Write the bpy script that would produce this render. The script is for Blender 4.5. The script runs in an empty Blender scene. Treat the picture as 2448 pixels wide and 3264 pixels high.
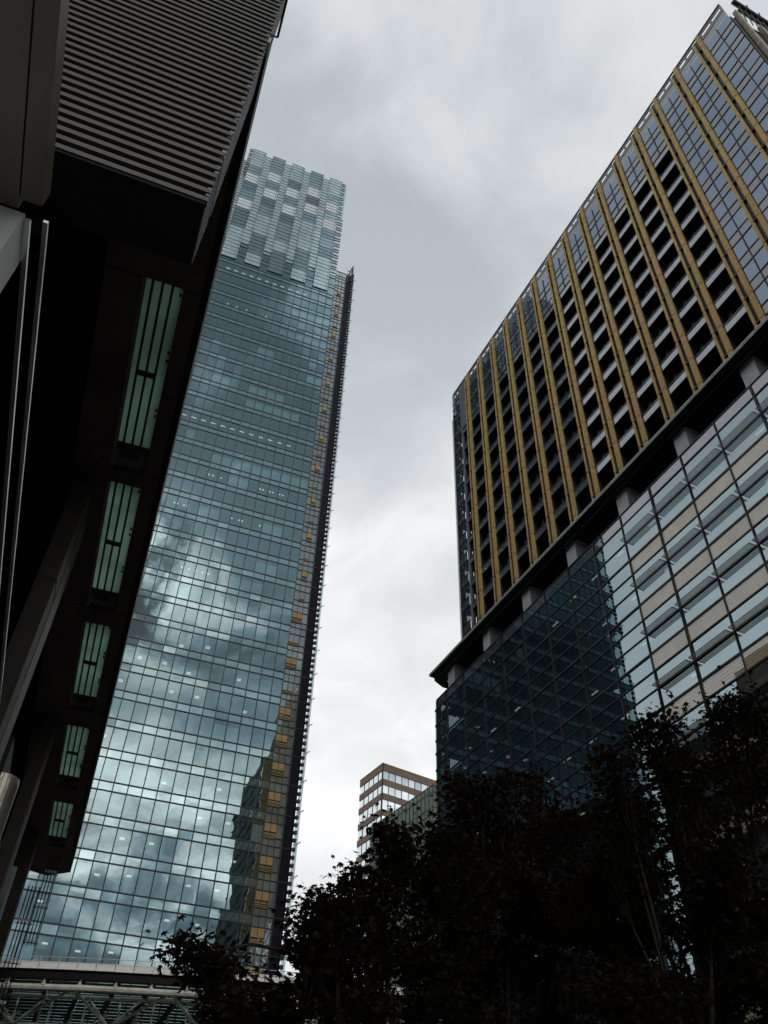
import bpy, math, random
import numpy as np
rng = np.random.default_rng(11)
random.seed(5)
S = bpy.context.scene
COL = S.collection
V3 = lambda *a: np.array(a, float)

# ------------------------------------------------------------------ camera
cam_d = bpy.data.cameras.new('camera')
cam = bpy.data.objects.new('camera', cam_d)
COL.objects.link(cam)
S.camera = cam
u = V3(115.4822, -2814.5322, 2700.13); u /= np.linalg.norm(u)
e = V3(1, 0, 0); e -= u * (e @ u); e /= np.linalg.norm(e)
g = np.cross(u, e)
t = math.cos(.3658) * e + math.sin(.3658) * g
RC = np.stack([t, np.cross(u, t), u], 1)            # camera axes (x right, y down, z forward) in world columns
from mathutils import Matrix
right, down, fwd = RC[0], RC[1], RC[2]
M = Matrix(((right[0], -down[0], -fwd[0], 0), (right[1], -down[1], -fwd[1], 0),
            (right[2], -down[2], -fwd[2], 1.6), (0, 0, 0, 1)))
cam.matrix_world = M
cam_d.sensor_fit = 'VERTICAL'
cam_d.sensor_height = 36.0
cam_d.lens = 36.0 * 2700.13 / 3264
cam_d.clip_start = 0.05
cam_d.clip_end = 5000
CAM = V3(0, 0, 1.6)

# ------------------------------------------------------------------ view, world, sun
S.view_settings.view_transform = 'Standard'
S.view_settings.look = 'None'
S.view_settings.exposure = 0.0
S.view_settings.gamma = 1.0
cy = S.cycles
cy.max_bounces = 8; cy.diffuse_bounces = 3; cy.glossy_bounces = 4
cy.transmission_bounces = 4; cy.transparent_max_bounces = 14
cy.caustics_reflective = False; cy.caustics_refractive = False
cy.sample_clamp_indirect = 4.0

SUN_EL, SUN_AZ = math.radians(36), math.radians(188)      # azimuth from +Y, clockwise
sun_dir = V3(math.sin(SUN_AZ) * math.cos(SUN_EL), math.cos(SUN_AZ) * math.cos(SUN_EL), math.sin(SUN_EL))

W = bpy.data.worlds.new('World'); S.world = W; W.use_nodes = True
nt = W.node_tree; N = nt.nodes; L = nt.links
for n_ in list(N): N.remove(n_)
def nd(tree, typ, **kw):
    n_ = tree.nodes.new(typ)
    for k_, v_ in kw.items(): setattr(n_, k_, v_)
    return n_
def mth(tree, op, a, b=None, c=None, clamp=False):
    n_ = nd(tree, 'ShaderNodeMath', operation=op); n_.use_clamp = clamp
    for i_, x_ in enumerate((a, b, c)):
        if x_ is None: continue
        if isinstance(x_, (int, float)): n_.inputs[i_].default_value = x_
        else: tree.links.new(x_, n_.inputs[i_])
    return n_.outputs[0]
def mixc(tree, fac, a, b, blend='MIX'):
    n_ = nd(tree, 'ShaderNodeMix', data_type='RGBA', blend_type=blend)
    for i_, x_ in ((0, fac), (6, a), (7, b)):
        if isinstance(x_, (int, float)): n_.inputs[i_].default_value = x_
        elif isinstance(x_, tuple): n_.inputs[i_].default_value = (*x_[:3], 1)
        else: tree.links.new(x_, n_.inputs[i_])
    return n_.outputs[2]
def smooth(tree, x, lo, hi, a=0.0, b=1.0):
    n_ = nd(tree, 'ShaderNodeMapRange', interpolation_type='SMOOTHSTEP')
    tree.links.new(x, n_.inputs[0])
    for i_, v_ in ((1, lo), (2, hi), (3, a), (4, b)): n_.inputs[i_].default_value = v_
    return n_.outputs[0]
tc = nd(nt, 'ShaderNodeTexCoord')
sep = nd(nt, 'ShaderNodeSeparateXYZ'); L.new(tc.outputs['Generated'], sep.inputs[0])
zc = mth(nt, 'MAXIMUM', sep.outputs[2], 0.0)
zd = mth(nt, 'ADD', zc, 0.28)
comb = nd(nt, 'ShaderNodeCombineXYZ')
L.new(mth(nt, 'DIVIDE', sep.outputs[0], zd), comb.inputs[0]); L.new(mth(nt, 'DIVIDE', sep.outputs[1], zd), comb.inputs[1])
def noise(vec, scale, detail, rough=.55, dist=0.0, off=(0, 0, 0)):
    m_ = nd(nt, 'ShaderNodeMapping'); m_.inputs['Location'].default_value = off
    L.new(vec, m_.inputs[0])
    n_ = nd(nt, 'ShaderNodeTexNoise'); L.new(m_.outputs[0], n_.inputs['Vector'])
    n_.inputs['Scale'].default_value = scale; n_.inputs['Detail'].default_value = detail
    n_.inputs['Roughness'].default_value = rough; n_.inputs['Distortion'].default_value = dist
    return n_.outputs['Fac']
n1 = noise(comb.outputs[0], 1.5, 5, .5, .3, (3.1, .4, 0))
n2 = noise(comb.outputs[0], 5.5, 7, .55, .6, (7.3, 2.2, 0))
cl = mth(nt, 'ADD', mth(nt, 'MULTIPLY', n1, .66), mth(nt, 'MULTIPLY', n2, .34))
# front half of the sky: low-contrast layer;  behind the camera the layer is thinner and breaks up
back = smooth(nt, sep.outputs[1], .15, -.45)
thin = smooth(nt, cl, .40, .60)
lum_f = mth(nt, 'ADD', mth(nt, 'MULTIPLY', thin, .28), .55)
hz = smooth(nt, sep.outputs[2], .92, .46)
lum_f = mth(nt, 'ADD', lum_f, mth(nt, 'MULTIPLY', hz, .34))
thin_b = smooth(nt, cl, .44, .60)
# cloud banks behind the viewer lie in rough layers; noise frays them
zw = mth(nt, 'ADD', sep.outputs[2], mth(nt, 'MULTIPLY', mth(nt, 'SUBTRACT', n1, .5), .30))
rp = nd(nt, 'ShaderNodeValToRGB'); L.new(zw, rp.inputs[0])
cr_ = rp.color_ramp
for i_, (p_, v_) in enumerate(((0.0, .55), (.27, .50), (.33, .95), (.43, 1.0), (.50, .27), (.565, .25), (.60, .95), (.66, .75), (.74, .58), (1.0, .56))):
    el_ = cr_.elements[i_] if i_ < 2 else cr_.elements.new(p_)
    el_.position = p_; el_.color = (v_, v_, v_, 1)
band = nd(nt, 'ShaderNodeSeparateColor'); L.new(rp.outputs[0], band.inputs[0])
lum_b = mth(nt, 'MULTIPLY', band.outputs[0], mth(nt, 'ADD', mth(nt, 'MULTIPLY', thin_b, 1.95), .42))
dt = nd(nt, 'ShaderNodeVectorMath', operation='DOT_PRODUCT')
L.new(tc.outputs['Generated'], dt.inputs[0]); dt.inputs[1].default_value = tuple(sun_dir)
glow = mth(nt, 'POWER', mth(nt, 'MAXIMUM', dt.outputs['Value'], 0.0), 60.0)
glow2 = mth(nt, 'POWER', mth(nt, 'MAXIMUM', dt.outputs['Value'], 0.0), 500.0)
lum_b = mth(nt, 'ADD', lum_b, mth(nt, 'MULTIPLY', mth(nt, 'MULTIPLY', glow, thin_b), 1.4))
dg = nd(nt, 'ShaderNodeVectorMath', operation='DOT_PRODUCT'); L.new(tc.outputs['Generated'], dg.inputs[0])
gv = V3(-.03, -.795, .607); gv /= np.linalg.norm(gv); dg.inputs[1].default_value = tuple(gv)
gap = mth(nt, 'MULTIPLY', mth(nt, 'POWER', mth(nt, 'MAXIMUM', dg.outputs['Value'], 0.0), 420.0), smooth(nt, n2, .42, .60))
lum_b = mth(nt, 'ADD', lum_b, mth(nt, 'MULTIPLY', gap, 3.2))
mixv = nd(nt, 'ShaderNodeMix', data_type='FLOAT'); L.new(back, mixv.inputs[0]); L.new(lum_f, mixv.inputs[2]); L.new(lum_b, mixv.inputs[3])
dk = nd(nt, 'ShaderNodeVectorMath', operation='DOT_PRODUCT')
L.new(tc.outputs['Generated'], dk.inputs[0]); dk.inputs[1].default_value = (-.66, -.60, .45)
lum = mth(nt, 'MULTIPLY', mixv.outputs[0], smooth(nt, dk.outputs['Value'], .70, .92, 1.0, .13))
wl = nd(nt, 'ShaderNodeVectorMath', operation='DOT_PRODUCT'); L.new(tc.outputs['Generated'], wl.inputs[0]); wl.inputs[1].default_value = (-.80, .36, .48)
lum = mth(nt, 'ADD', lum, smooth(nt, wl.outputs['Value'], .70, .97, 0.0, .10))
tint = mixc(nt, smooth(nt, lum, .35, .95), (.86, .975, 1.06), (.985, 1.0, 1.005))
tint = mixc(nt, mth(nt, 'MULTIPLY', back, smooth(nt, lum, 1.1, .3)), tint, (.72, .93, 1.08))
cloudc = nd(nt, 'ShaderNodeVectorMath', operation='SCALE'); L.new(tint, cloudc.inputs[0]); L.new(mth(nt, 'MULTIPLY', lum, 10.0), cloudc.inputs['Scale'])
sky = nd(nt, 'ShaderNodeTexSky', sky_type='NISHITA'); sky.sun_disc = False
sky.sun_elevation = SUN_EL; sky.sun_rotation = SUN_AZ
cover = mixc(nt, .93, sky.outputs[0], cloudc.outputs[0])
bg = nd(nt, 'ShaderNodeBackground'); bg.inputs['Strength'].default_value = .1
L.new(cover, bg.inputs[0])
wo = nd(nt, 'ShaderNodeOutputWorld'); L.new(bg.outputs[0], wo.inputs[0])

sd = bpy.data.lights.new('sun', 'SUN'); sd.energy = .6; sd.angle = math.radians(10); sd.color = (1, .96, .9)
so = bpy.data.objects.new('sun', sd); COL.objects.link(so)
from mathutils import Vector
so.rotation_euler = Vector(tuple(sun_dir)).to_track_quat('Z', 'Y').to_euler()
so.location = (0, -40, 60)

# ------------------------------------------------------------------ materials
def mat(name): 
    m = bpy.data.materials.new(name); m.use_nodes = True
    for n_ in list(m.node_tree.nodes): m.node_tree.nodes.remove(n_)
    return m, m.node_tree
def objco(tr, scale=(1, 1, 1)):
    c_ = nd(tr, 'ShaderNodeTexCoord'); m_ = nd(tr, 'ShaderNodeMapping'); m_.inputs['Scale'].default_value = scale
    tr.links.new(c_.outputs['Object'], m_.inputs[0]); return m_.outputs[0]
def tnoise(tr, vec, scale, detail=4, rough=.55):
    n_ = nd(tr, 'ShaderNodeTexNoise'); tr.links.new(vec, n_.inputs['Vector'])
    n_.inputs['Scale'].default_value = scale; n_.inputs['Detail'].default_value = detail; n_.inputs['Roughness'].default_value = rough
    return n_.outputs['Fac']
def solid(name, col, rough=.6, metal=0.0, var=.18, nscale=1.5, ribs=None, spec=.5, island=0.0, bump=0.0):
    """plain surface with weathering noise; ribs=(axis, period, depth) adds fine grooves"""
    m, tr = mat(name)
    p = nd(tr, 'ShaderNodeBsdfPrincipled'); o_ = nd(tr, 'ShaderNodeOutputMaterial'); tr.links.new(p.outputs[0], o_.inputs[0])
    vec = objco(tr)
    f_ = tnoise(tr, vec, nscale, 6)
    a_ = tuple(c * (1 - var) for c in col); b_ = tuple(min(1, c * (1 + var)) for c in col)
    c_ = mixc(tr, smooth(tr, f_, .3, .7), a_, b_)
    if island:
        gi = nd(tr, 'ShaderNodeNewGeometry')
        hs = nd(tr, 'ShaderNodeHueSaturation'); tr.links.new(c_, hs.inputs['Color'])
        tr.links.new(mth(tr, 'ADD', mth(tr, 'MULTIPLY', gi.outputs['Random Per Island'], island), 1 - island / 2), hs.inputs['Value'])
        tr.links.new(mth(tr, 'ADD', mth(tr, 'MULTIPLY', gi.outputs['Random Per Island'], -.03), .515), hs.inputs['Hue'])
        c_ = hs.outputs[0]
    p.inputs['Roughness'].default_value = rough; p.inputs['Metallic'].default_value = metal
    p.inputs['Specular IOR Level'].default_value = spec
    if ribs or bump:
        h_ = tnoise(tr, vec, 30, 3)
        if ribs:
            s_ = nd(tr, 'ShaderNodeSeparateXYZ'); tr.links.new(vec, s_.inputs[0])
            w_ = mth(tr, 'SINE', mth(tr, 'MULTIPLY', s_.outputs[ribs[0]], 2 * math.pi / ribs[1]))
            h_ = mth(tr, 'ADD', mth(tr, 'MULTIPLY', w_, .5), mth(tr, 'MULTIPLY', h_, .1))
            c_ = mixc(tr, mth(tr, 'MULTIPLY', smooth(tr, w_, .2, -1.0), ribs[2]), c_, tuple(x * .35 for x in col))
        b = nd(tr, 'ShaderNodeBump'); b.inputs['Strength'].default_value = .35 if ribs else bump; b.inputs['Distance'].default_value = .03
        tr.links.new(h_, b.inputs['Height']); tr.links.new(b.outputs[0], p.inputs['Normal'])
    tr.links.new(c_, p.inputs['Base Color'])
    return m
def glass(name, r0, tint, wave=.02, wscale=.6, gcol=(.92, .97, 1.0), body=None, bodyfac=0.0, rough=0.0, island=0.0, ribs=None):
    """coated glazing: see-through tint + mirror reflection growing at grazing angles; faint roller waves"""
    m, tr = mat(name)
    o_ = nd(tr, 'ShaderNodeOutputMaterial')
    lw = nd(tr, 'ShaderNodeLayerWeight'); lw.inputs['Blend'].default_value = .5
    fz = mth(tr, 'POWER', lw.outputs['Facing'], 5.0)
    fac = mth(tr, 'ADD', mth(tr, 'MULTIPLY', fz, (1 - r0) * .9), r0)
    vec = objco(tr)
    h_ = tnoise(tr, vec, wscale, 2, .4)
    b = nd(tr, 'ShaderNodeBump'); b.inputs['Strength'].default_value = 1.0; b.inputs['Distance'].default_value = wave
    tr.links.new(h_, b.inputs['Height'])
    gl = nd(tr, 'ShaderNodeBsdfGlossy'); gl.inputs['Roughness'].default_value = rough; gl.inputs['Color'].default_value = (*gcol, 1)
    tr.links.new(b.outputs[0], gl.inputs['Normal'])
    if body:
        df = nd(tr, 'ShaderNodeBsdfDiffuse')
        c_ = mixc(tr, smooth(tr, tnoise(tr, vec, .35, 4), .3, .7), tuple(x * .85 for x in body), tuple(x * 1.15 for x in body))
        if island:
            gi = nd(tr, 'ShaderNodeNewGeometry'); hs = nd(tr, 'ShaderNodeHueSaturation'); tr.links.new(c_, hs.inputs['Color'])
            tr.links.new(mth(tr, 'ADD', mth(tr, 'MULTIPLY', gi.outputs['Random Per Island'], island), 1 - island / 2), hs.inputs['Value']); c_ = hs.outputs[0]
        if ribs:
            s_ = nd(tr, 'ShaderNodeSeparateXYZ'); tr.links.new(vec, s_.inputs[0])
            w_ = mth(tr, 'SINE', mth(tr, 'MULTIPLY', s_.outputs[2], 2 * math.pi / ribs))
            c_ = mixc(tr, smooth(tr, w_, -.2, -1.0, 0, .45), c_, tuple(x * .3 for x in body))
        tr.links.new(c_, df.inputs[0]); base = df.outputs[0]
        if bodyfac < 1:
            tp = nd(tr, 'ShaderNodeBsdfTransparent'); tp.inputs[0].default_value = (*tint, 1)
            mx0 = nd(tr, 'ShaderNodeMixShader'); mx0.inputs[0].default_value = bodyfac
            tr.links.new(tp.outputs[0], mx0.inputs[1]); tr.links.new(df.outputs[0], mx0.inputs[2]); base = mx0.outputs[0]
    else:
        tp = nd(tr, 'ShaderNodeBsdfTransparent'); tp.inputs[0].default_value = (*tint, 1); base = tp.outputs[0]
    mx = nd(tr, 'ShaderNodeMixShader'); tr.links.new(fac, mx.inputs[0]); tr.links.new(base, mx.inputs[1]); tr.links.new(gl.outputs[0], mx.inputs[2])
    tr.links.new(mx.outputs[0], o_.inputs[0])
    return m
def lamp(name, col, st):
    m, tr = mat(name); o_ = nd(tr, 'ShaderNodeOutputMaterial'); em = nd(tr, 'ShaderNodeEmission')
    em.inputs[0].default_value = (*col, 1); em.inputs[1].default_value = st; tr.links.new(em.outputs[0], o_.inputs[0]); return m

def frosted(name, col):
    m, tr = mat(name); o_ = nd(tr, 'ShaderNodeOutputMaterial'); tl = nd(tr, 'ShaderNodeBsdfTranslucent'); df = nd(tr, 'ShaderNodeBsdfDiffuse')
    c_ = mixc(tr, smooth(tr, tnoise(tr, objco(tr), .7, 4), .3, .7), tuple(x * .8 for x in col), tuple(x * 1.1 for x in col))
    mx = nd(tr, 'ShaderNodeMixShader'); mx.inputs[0].default_value = .25
    tr.links.new(c_, tl.inputs[0]); tr.links.new(c_, df.inputs[0]); tr.links.new(tl.outputs[0], mx.inputs[1]); tr.links.new(df.outputs[0], mx.inputs[2]); tr.links.new(mx.outputs[0], o_.inputs[0]); return m
MT = dict(
    mullion=solid('dark_green_mullion', (.012, .024, .024), .5, var=.1),
    vision=glass('tower_vision_glass', .37, (.54, .68, .71), .005, .45, gcol=(.75, .96, .98)),
    spandrel=glass('tower_spandrel_glass', .44, (0, 0, 0), .005, .45, gcol=(.78, .97, .97), body=(.085, .14, .14), bodyfac=1.0, island=.2),
    slab=solid('ceiling_plaster', (.17, .19, .20), .8, nscale=.3),
    bulk=solid('pale_bulkhead', (.44, .50, .52), .7, nscale=.5),
    inner=solid('office_interior', (.05, .065, .075), .8, nscale=.25, var=.4),
    blind=solid('lowered_blind', (.62, .70, .67), .7, var=.05, nscale=.4),
    tube=lamp('fluorescent_tube', (1, .97, .80), 1.25),
    gold=solid('gold_louvre', (.52, .29, .075), .5, var=.12, ribs=(2, .22, .65)),
    golddull=solid('dull_gold_louvre', (.46, .30, .11), .5, var=.12, ribs=(2, .22, .65)),
    strip=glass('corner_strip_glass', .22, (.35, .4, .4), .008, .6, body=(.30, .32, .29), bodyfac=.75, island=.35),
    darkside=solid('dark_blue_cladding', (.007, .007, .014), .6, nscale=.3, spec=.12),
    finglass=glass('pale_fin_glass', .12, (.80, .86, .86), .0, 1.0, body=(.75, .8, .8), bodyfac=.25),
    white_panel=solid('white_screen_panel', (.80, .86, .87), .5, var=.05, nscale=.4),
    light_panel=glass('light_screen_glass', .36, (.6, .7, .7), .004, .5, gcol=(.82, .97, 1), body=(.74, .84, .85), bodyfac=.8),
    mid_panel=glass('mid_screen_glass', .32, (.4, .5, .5), .004, .5, gcol=(.8, .97, 1), body=(.36, .44, .44), bodyfac=.8),
    dark_panel=glass('dark_screen_glass', .24, (.3, .4, .4), .004, .5, gcol=(.8, .95, 1), body=(.20, .25, .26), bodyfac=.9),
    terra=solid('ochre_terracotta', (.68, .465, .175), .75, var=.14, nscale=2.2, ribs=(2, .17, .40), island=.15),
    groove=solid('green_grey_groove', (.022, .026, .021), .5, nscale=.8),
    balc=glass('balcony_panel_glass', .25, (0, 0, 0), .002, .8, gcol=(.88, .93, 1.0), body=(.115, .12, .13), bodyfac=1.0, island=.15),
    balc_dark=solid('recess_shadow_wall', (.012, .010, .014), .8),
    pale=solid('pale_partition', (.20, .205, .215), .7),
    rwin=glass('upper_window_glass', .26, (.2, .24, .28), .003, .7, gcol=(.66, .80, 1.0)),
    rspan=glass('upper_spandrel_glass', .17, (0, 0, 0), .003, .7, body=(.105, .10, .115), bodyfac=1.0),
    ledge=solid('dark_ledge_metal', (.014, .013, .015), .6, nscale=.6),
    lip=solid('pale_ledge_trim', (.75, .76, .74), .4),
    pier=solid('pale_stone_pier', (.88, .88, .90), .7, var=.07, nscale=1.2),
    pvis=glass('podium_glass', .30, (.14, .19, .20), .0026, .5, gcol=(.74, .93, 1.0)),
    pmull=solid('bronze_mullion', (.07, .07, .065), .35, metal=.6, nscale=.6),
    ptrans=solid('dark_transom', (.014, .013, .012), .5),
    beige=glass('beige_louvre_panel', .13, (0, 0, 0), .0022, .5, gcol=(.95, .97, 1.0), body=(.78, .65, .43), bodyfac=1.0, ribs=.25),
    shade=solid('sunshade_blade', (.16, .155, .12), .4, metal=.3),
    parapet=solid('parapet_glass_frame', (.17, .165, .17), .4),
    beam=solid('beige_roof_beam', (.50, .44, .32), .6),
    steel_dark=solid('dark_roof_steel', (.03, .025, .025), .5),
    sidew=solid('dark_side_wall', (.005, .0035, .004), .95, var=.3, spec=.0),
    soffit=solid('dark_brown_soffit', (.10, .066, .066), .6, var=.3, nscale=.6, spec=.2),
    soffit2=solid('glossy_brown_panel', (.17, .14, .10), .38, var=.12, nscale=.9),
    fascia=solid('dark_fascia', (.012, .009, .009), .55, spec=.25),
    slat=solid('grey_brown_slat', (.105, .09, .082), .55, var=.15, nscale=3),
    sideslat=solid('pale_side_slat', (.30, .30, .32), .4, metal=.3),
    well=solid('skylight_well', (.16, .16, .15), .7),
    blackin=solid('louvre_void', (.006, .005, .006), .9),
    frit=frosted('green_frosted_skylight', (.52, .67, .575)),
    bar=solid('black_bar', (.008, .008, .008), .6),
    whitew=solid('white_stone_wall', (.92, .92, .90), .8, var=.04, nscale=1.5),
    trim=solid('pale_metal_trim', (.90, .88, .85), .28, metal=.7),
    pillar=solid('dark_taupe_pillar', (.046, .034, .027), .6, var=.15, nscale=1.0),
    pillar2=solid('warm_lit_pillar_edge', (.10, .075, .045), .5, var=.15, nscale=1.0),  # warm light on the pillar's side face, put in as a lighter colour
    ribwall=solid('ribbed_dark_wall', (.022, .022, .032), .5, ribs=(1, .18, .6)),
    steel=solid('brushed_steel', (.30, .28, .23), .32, metal=.8, var=.25, nscale=2.5, bump=.15),
    roofwhite=solid('white_roof_panel', (.90, .88, .83), .6, var=.03),
    rodm=solid('dark_rod', (.02, .018, .018), .4, metal=.4),
    node=solid('white_fitting', (.75, .74, .72), .4),
    tubeM=solid('grey_painted_tube', (.78, .77, .68), .55, var=.2, nscale=2),
    slatdark=solid('dark_roof_slat', (.03, .035, .034), .5),
    roofglass=glass('pale_roof_glass', .05, (.74, .92, .86), .0, 1.0, body=(.5, .62, .58), bodyfac=.15),
    brown=solid('brown_stone_band', (.22, .155, .115), .7, var=.12, nscale=.4),
    brownedge=solid('ochre_coping', (.40, .24, .06), .6),
    fwin=glass('far_window_glass', .60, (.3, .36, .36), .0, 1.0, body=(.30, .34, .34), bodyfac=.7, island=.35),
    annex=glass('annex_glass', .10, (.2, .25, .25), .003, .8, gcol=(.45, .55, .48), body=(.04, .05, .04), bodyfac=.8, island=.6),
    block=solid('dark_green_block', (.022, .04, .032), .6, nscale=.2),
    roof=solid('grey_roof', (.2, .2, .2), .8),
    ground=solid('asphalt', (.05, .05, .052), .85, nscale=.5),
    plaza=solid('dark_granite_paving', (.17, .165, .155), .7, nscale=.8),
    bark=solid('maple_bark', (.014, .010, .008), .85, nscale=8, bump=.4),
)
def leafmat(name, c1, c2):
    m, tr = mat(name); o_ = nd(tr, 'ShaderNodeOutputMaterial')
    gi = nd(tr, 'ShaderNodeNewGeometry')
    f_ = tnoise(tr, objco(tr), .9, 3)
    fac = mth(tr, 'ADD', mth(tr, 'MULTIPLY', gi.outputs['Random Per Island'], .5), mth(tr, 'MULTIPLY', smooth(tr, f_, .35, .65), .5))
    c_ = mixc(tr, fac, c1, c2)
    d = nd(tr, 'ShaderNodeBsdfDiffuse'); tr.links.new(c_, d.inputs[0])
    tl = nd(tr, 'ShaderNodeBsdfTranslucent'); tr.links.new(c_, tl.inputs[0])
    mx = nd(tr, 'ShaderNodeMixShader'); mx.inputs[0].default_value = .22
    tr.links.new(d.outputs[0], mx.inputs[1]); tr.links.new(tl.outputs[0], mx.inputs[2]); tr.links.new(mx.outputs[0], o_.inputs[0]); return m
MT['leaf_green'] = leafmat('maple_leaf_bronze', (.016, .018, .010), (.030, .016, .011))
MT['leaf_red'] = leafmat('maple_leaf_red', (.014, .012, .008), (.046, .013, .010))

# ------------------------------------------------------------------ mesh helpers
def empty(name, loc, label=None, cat=None, group=None, kind=None):
    o = bpy.data.objects.new(name, None); COL.objects.link(o); o.location = tuple(loc); o.empty_display_size = .5
    if label: o['label'] = label
    if cat: o['category'] = cat
    if group: o['group'] = group
    if kind: o['kind'] = kind
    return o
def wloc(o):
    p = V3(0, 0, 0)
    while o is not None: p = p + np.array(o.location); o = o.parent
    return p
class Frame:
    """local axes: a along the wall, o outwards, z up"""
    def __init__(s, P, D, n): s.P, s.D, s.n = np.array(P, float), np.array(D, float), np.array(n, float)
    def __call__(s, a, o, z): return s.P + s.D * a + s.n * o + V3(0, 0, z)
XYZ = Frame((0, 0, 0), (1, 0, 0), (0, 1, 0))
class MB:
    def __init__(s): s.v, s.f, s.mi = [], [], []
    def poly(s, pts, m=0):
        k = len(s.v); s.v.extend(tuple(p) for p in pts); s.f.append(tuple(range(k, k + len(pts)))); s.mi.append(m)
    def box(s, F, a0, a1, o0, o1, z0, z1, m=0):
        k = len(s.v)
        for z in (z0, z1):
            for (a, o) in ((a0, o0), (a1, o0), (a1, o1), (a0, o1)): s.v.append(tuple(F(a, o, z)))
        for q in ((0, 3, 2, 1), (4, 5, 6, 7), (0, 1, 5, 4), (1, 2, 6, 5), (2, 3, 7, 6), (3, 0, 4, 7)):
            s.f.append(tuple(k + i for i in q)); s.mi.append(m)
        return s
    def quad(s, F, a0, a1, z0, z1, o=0.0, m=0, jit=0.0):
        d = rng.normal(0, jit, 3) if jit else (0, 0, 0)
        s.poly([F(a0, o + d[0], z0), F(a1, o + d[0] + d[1], z0), F(a1, o + d[0] + d[1] + d[2], z1), F(a0, o + d[0] + d[2], z1)], m); return s
    def tube(s, pts, radii, n=8, m=0, cap=True):
        pts = [np.array(p, float) for p in pts]
        if isinstance(radii, (int, float)): radii = [radii] * len(pts)
        k = len(s.v)
        for i, p in enumerate(pts):
            d = pts[min(i + 1, len(pts) - 1)] - pts[max(i - 1, 0)]; d /= np.linalg.norm(d)
            h = V3(0, 0, 1) if abs(d[2]) < .9 else V3(1, 0, 0)
            a = np.cross(d, h); a /= np.linalg.norm(a); b = np.cross(d, a)
            for j in range(n):
                th = 2 * math.pi * j / n; s.v.append(tuple(p + radii[i] * (math.cos(th) * a + math.sin(th) * b)))
        for i in range(len(pts) - 1):
            for j in range(n):
                s.f.append((k + i * n + j, k + i * n + (j + 1) % n, k + (i + 1) * n + (j + 1) % n, k + (i + 1) * n + j)); s.mi.append(m)
        if cap:
            s.f.append(tuple(k + j for j in range(n))); s.mi.append(m)
            s.f.append(tuple(k + (len(pts) - 1) * n + j for j in reversed(range(n)))); s.mi.append(m)
        return s
    def build(s, name, mats, parent=None, label=None, cat=None, group=None, kind=None, smooth_=False):
        if not isinstance(mats, (list, tuple)): mats = [mats]
        me = bpy.data.meshes.new(name)
        off = wloc(parent) if parent is not None else V3(0, 0, 0)
        me.from_pydata([tuple(np.array(p) - off) for p in s.v], [], s.f)
        for m_ in mats: me.materials.append(m_)
        if len(mats) > 1: me.polygons.foreach_set('material_index', s.mi)
        if smooth_: me.polygons.foreach_set('use_smooth', [True] * len(s.f))
        me.update()
        o = bpy.data.objects.new(name, me); COL.objects.link(o)
        if parent is not None: o.parent = parent
        for k_, v_ in (('label', label), ('category', cat), ('group', group), ('kind', kind)):
            if v_: o[k_] = v_
        return o
def many(name, items, mats, parent, cap=100):
    """items: list of (centre, function(mb)); nearest `cap` become parts of their own, the rest one 'stuff' part"""
    items = sorted(items, key=lambda t_: np.linalg.norm(np.array(t_[0]) - CAM))
    for c_, fn in items[:cap]:
        b = MB(); fn(b); b.build(name, mats, parent)
    if items[cap:]:
        b = MB()
        for c_, fn in items[cap:]: fn(b)
        b.build(name, mats, parent, kind='stuff')

# ------------------------------------------------------------------ ground
b = MB(); b.poly([(-1500, -1500, 0), (1500, -1500, 0), (1500, 1500, 0), (-1500, 1500, 0)]); b.build('ground', MT['ground'], kind='structure')
b = MB(); b.poly([(-60, -40, .004), (34, -40, .004), (34, 100, .004), (-60, 100, .004)]); b.build('plaza', MT['plaza'], kind='structure')

# ------------------------------------------------------------------ glass office tower
TY, TX0, TZ0, TH, WB = 105.405, 2.8755, 36.565, 4.242, 1.8
TF = Frame((0, TY, 0), (1, 0, 0), (0, -1, 0))
tower = empty('glass_tower', (.25, TY, 0), 'tall blue-green glass tower with gridded front, paler checkered crown and dark right edge', 'skyscraper')
SP = .28
X_L, X_R, X_G = -25.92, 26.4, 22.42
zf = lambda k: TZ0 + k * TH
xi = lambda i: TX0 + i * WB
xs = [xi(i) for i in range(-16, 11)] + [X_G]
K0, K1 = -8, 34
CR_X0, CR_X1, CR_Z0, CR_Z1 = xi(-4), xi(10), zf(32.25), 228.6
# core, slabs, side walls, roof
b = MB()
b.box(XYZ, X_L + .3, X_R - .4, TY + 9, TY + 50, 0, zf(34)); b.build('core', MT['inner'], tower)
b = MB(); b.box(XYZ, X_L, X_R, TY + 9, TY + 50, zf(34) + .02, zf(34) + .5); b.build('roof', MT['roof'], tower)
for k in range(K0, K1): 
    zc_ = zf(k + 1) - SP * TH - .12
    b = MB(); b.box(TF, X_L + .3, X_G, -8.95, -.75, zc_, zc_ + .22); b.build('ceiling', MT['slab'], tower)
    b = MB(); b.box(TF, X_L + .3, X_G, -8.95, -.12, zf(k + 1) - SP * TH + .42, zf(k + 1) - .15); b.build('floor_plate', MT['slab'], tower)
    b = MB(); b.box(TF, X_L + .3, X_G, -.75, -.62, zc_ - .16, zc_ + .30); b.build('ceiling_edge', MT['bulk'], tower)
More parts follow.
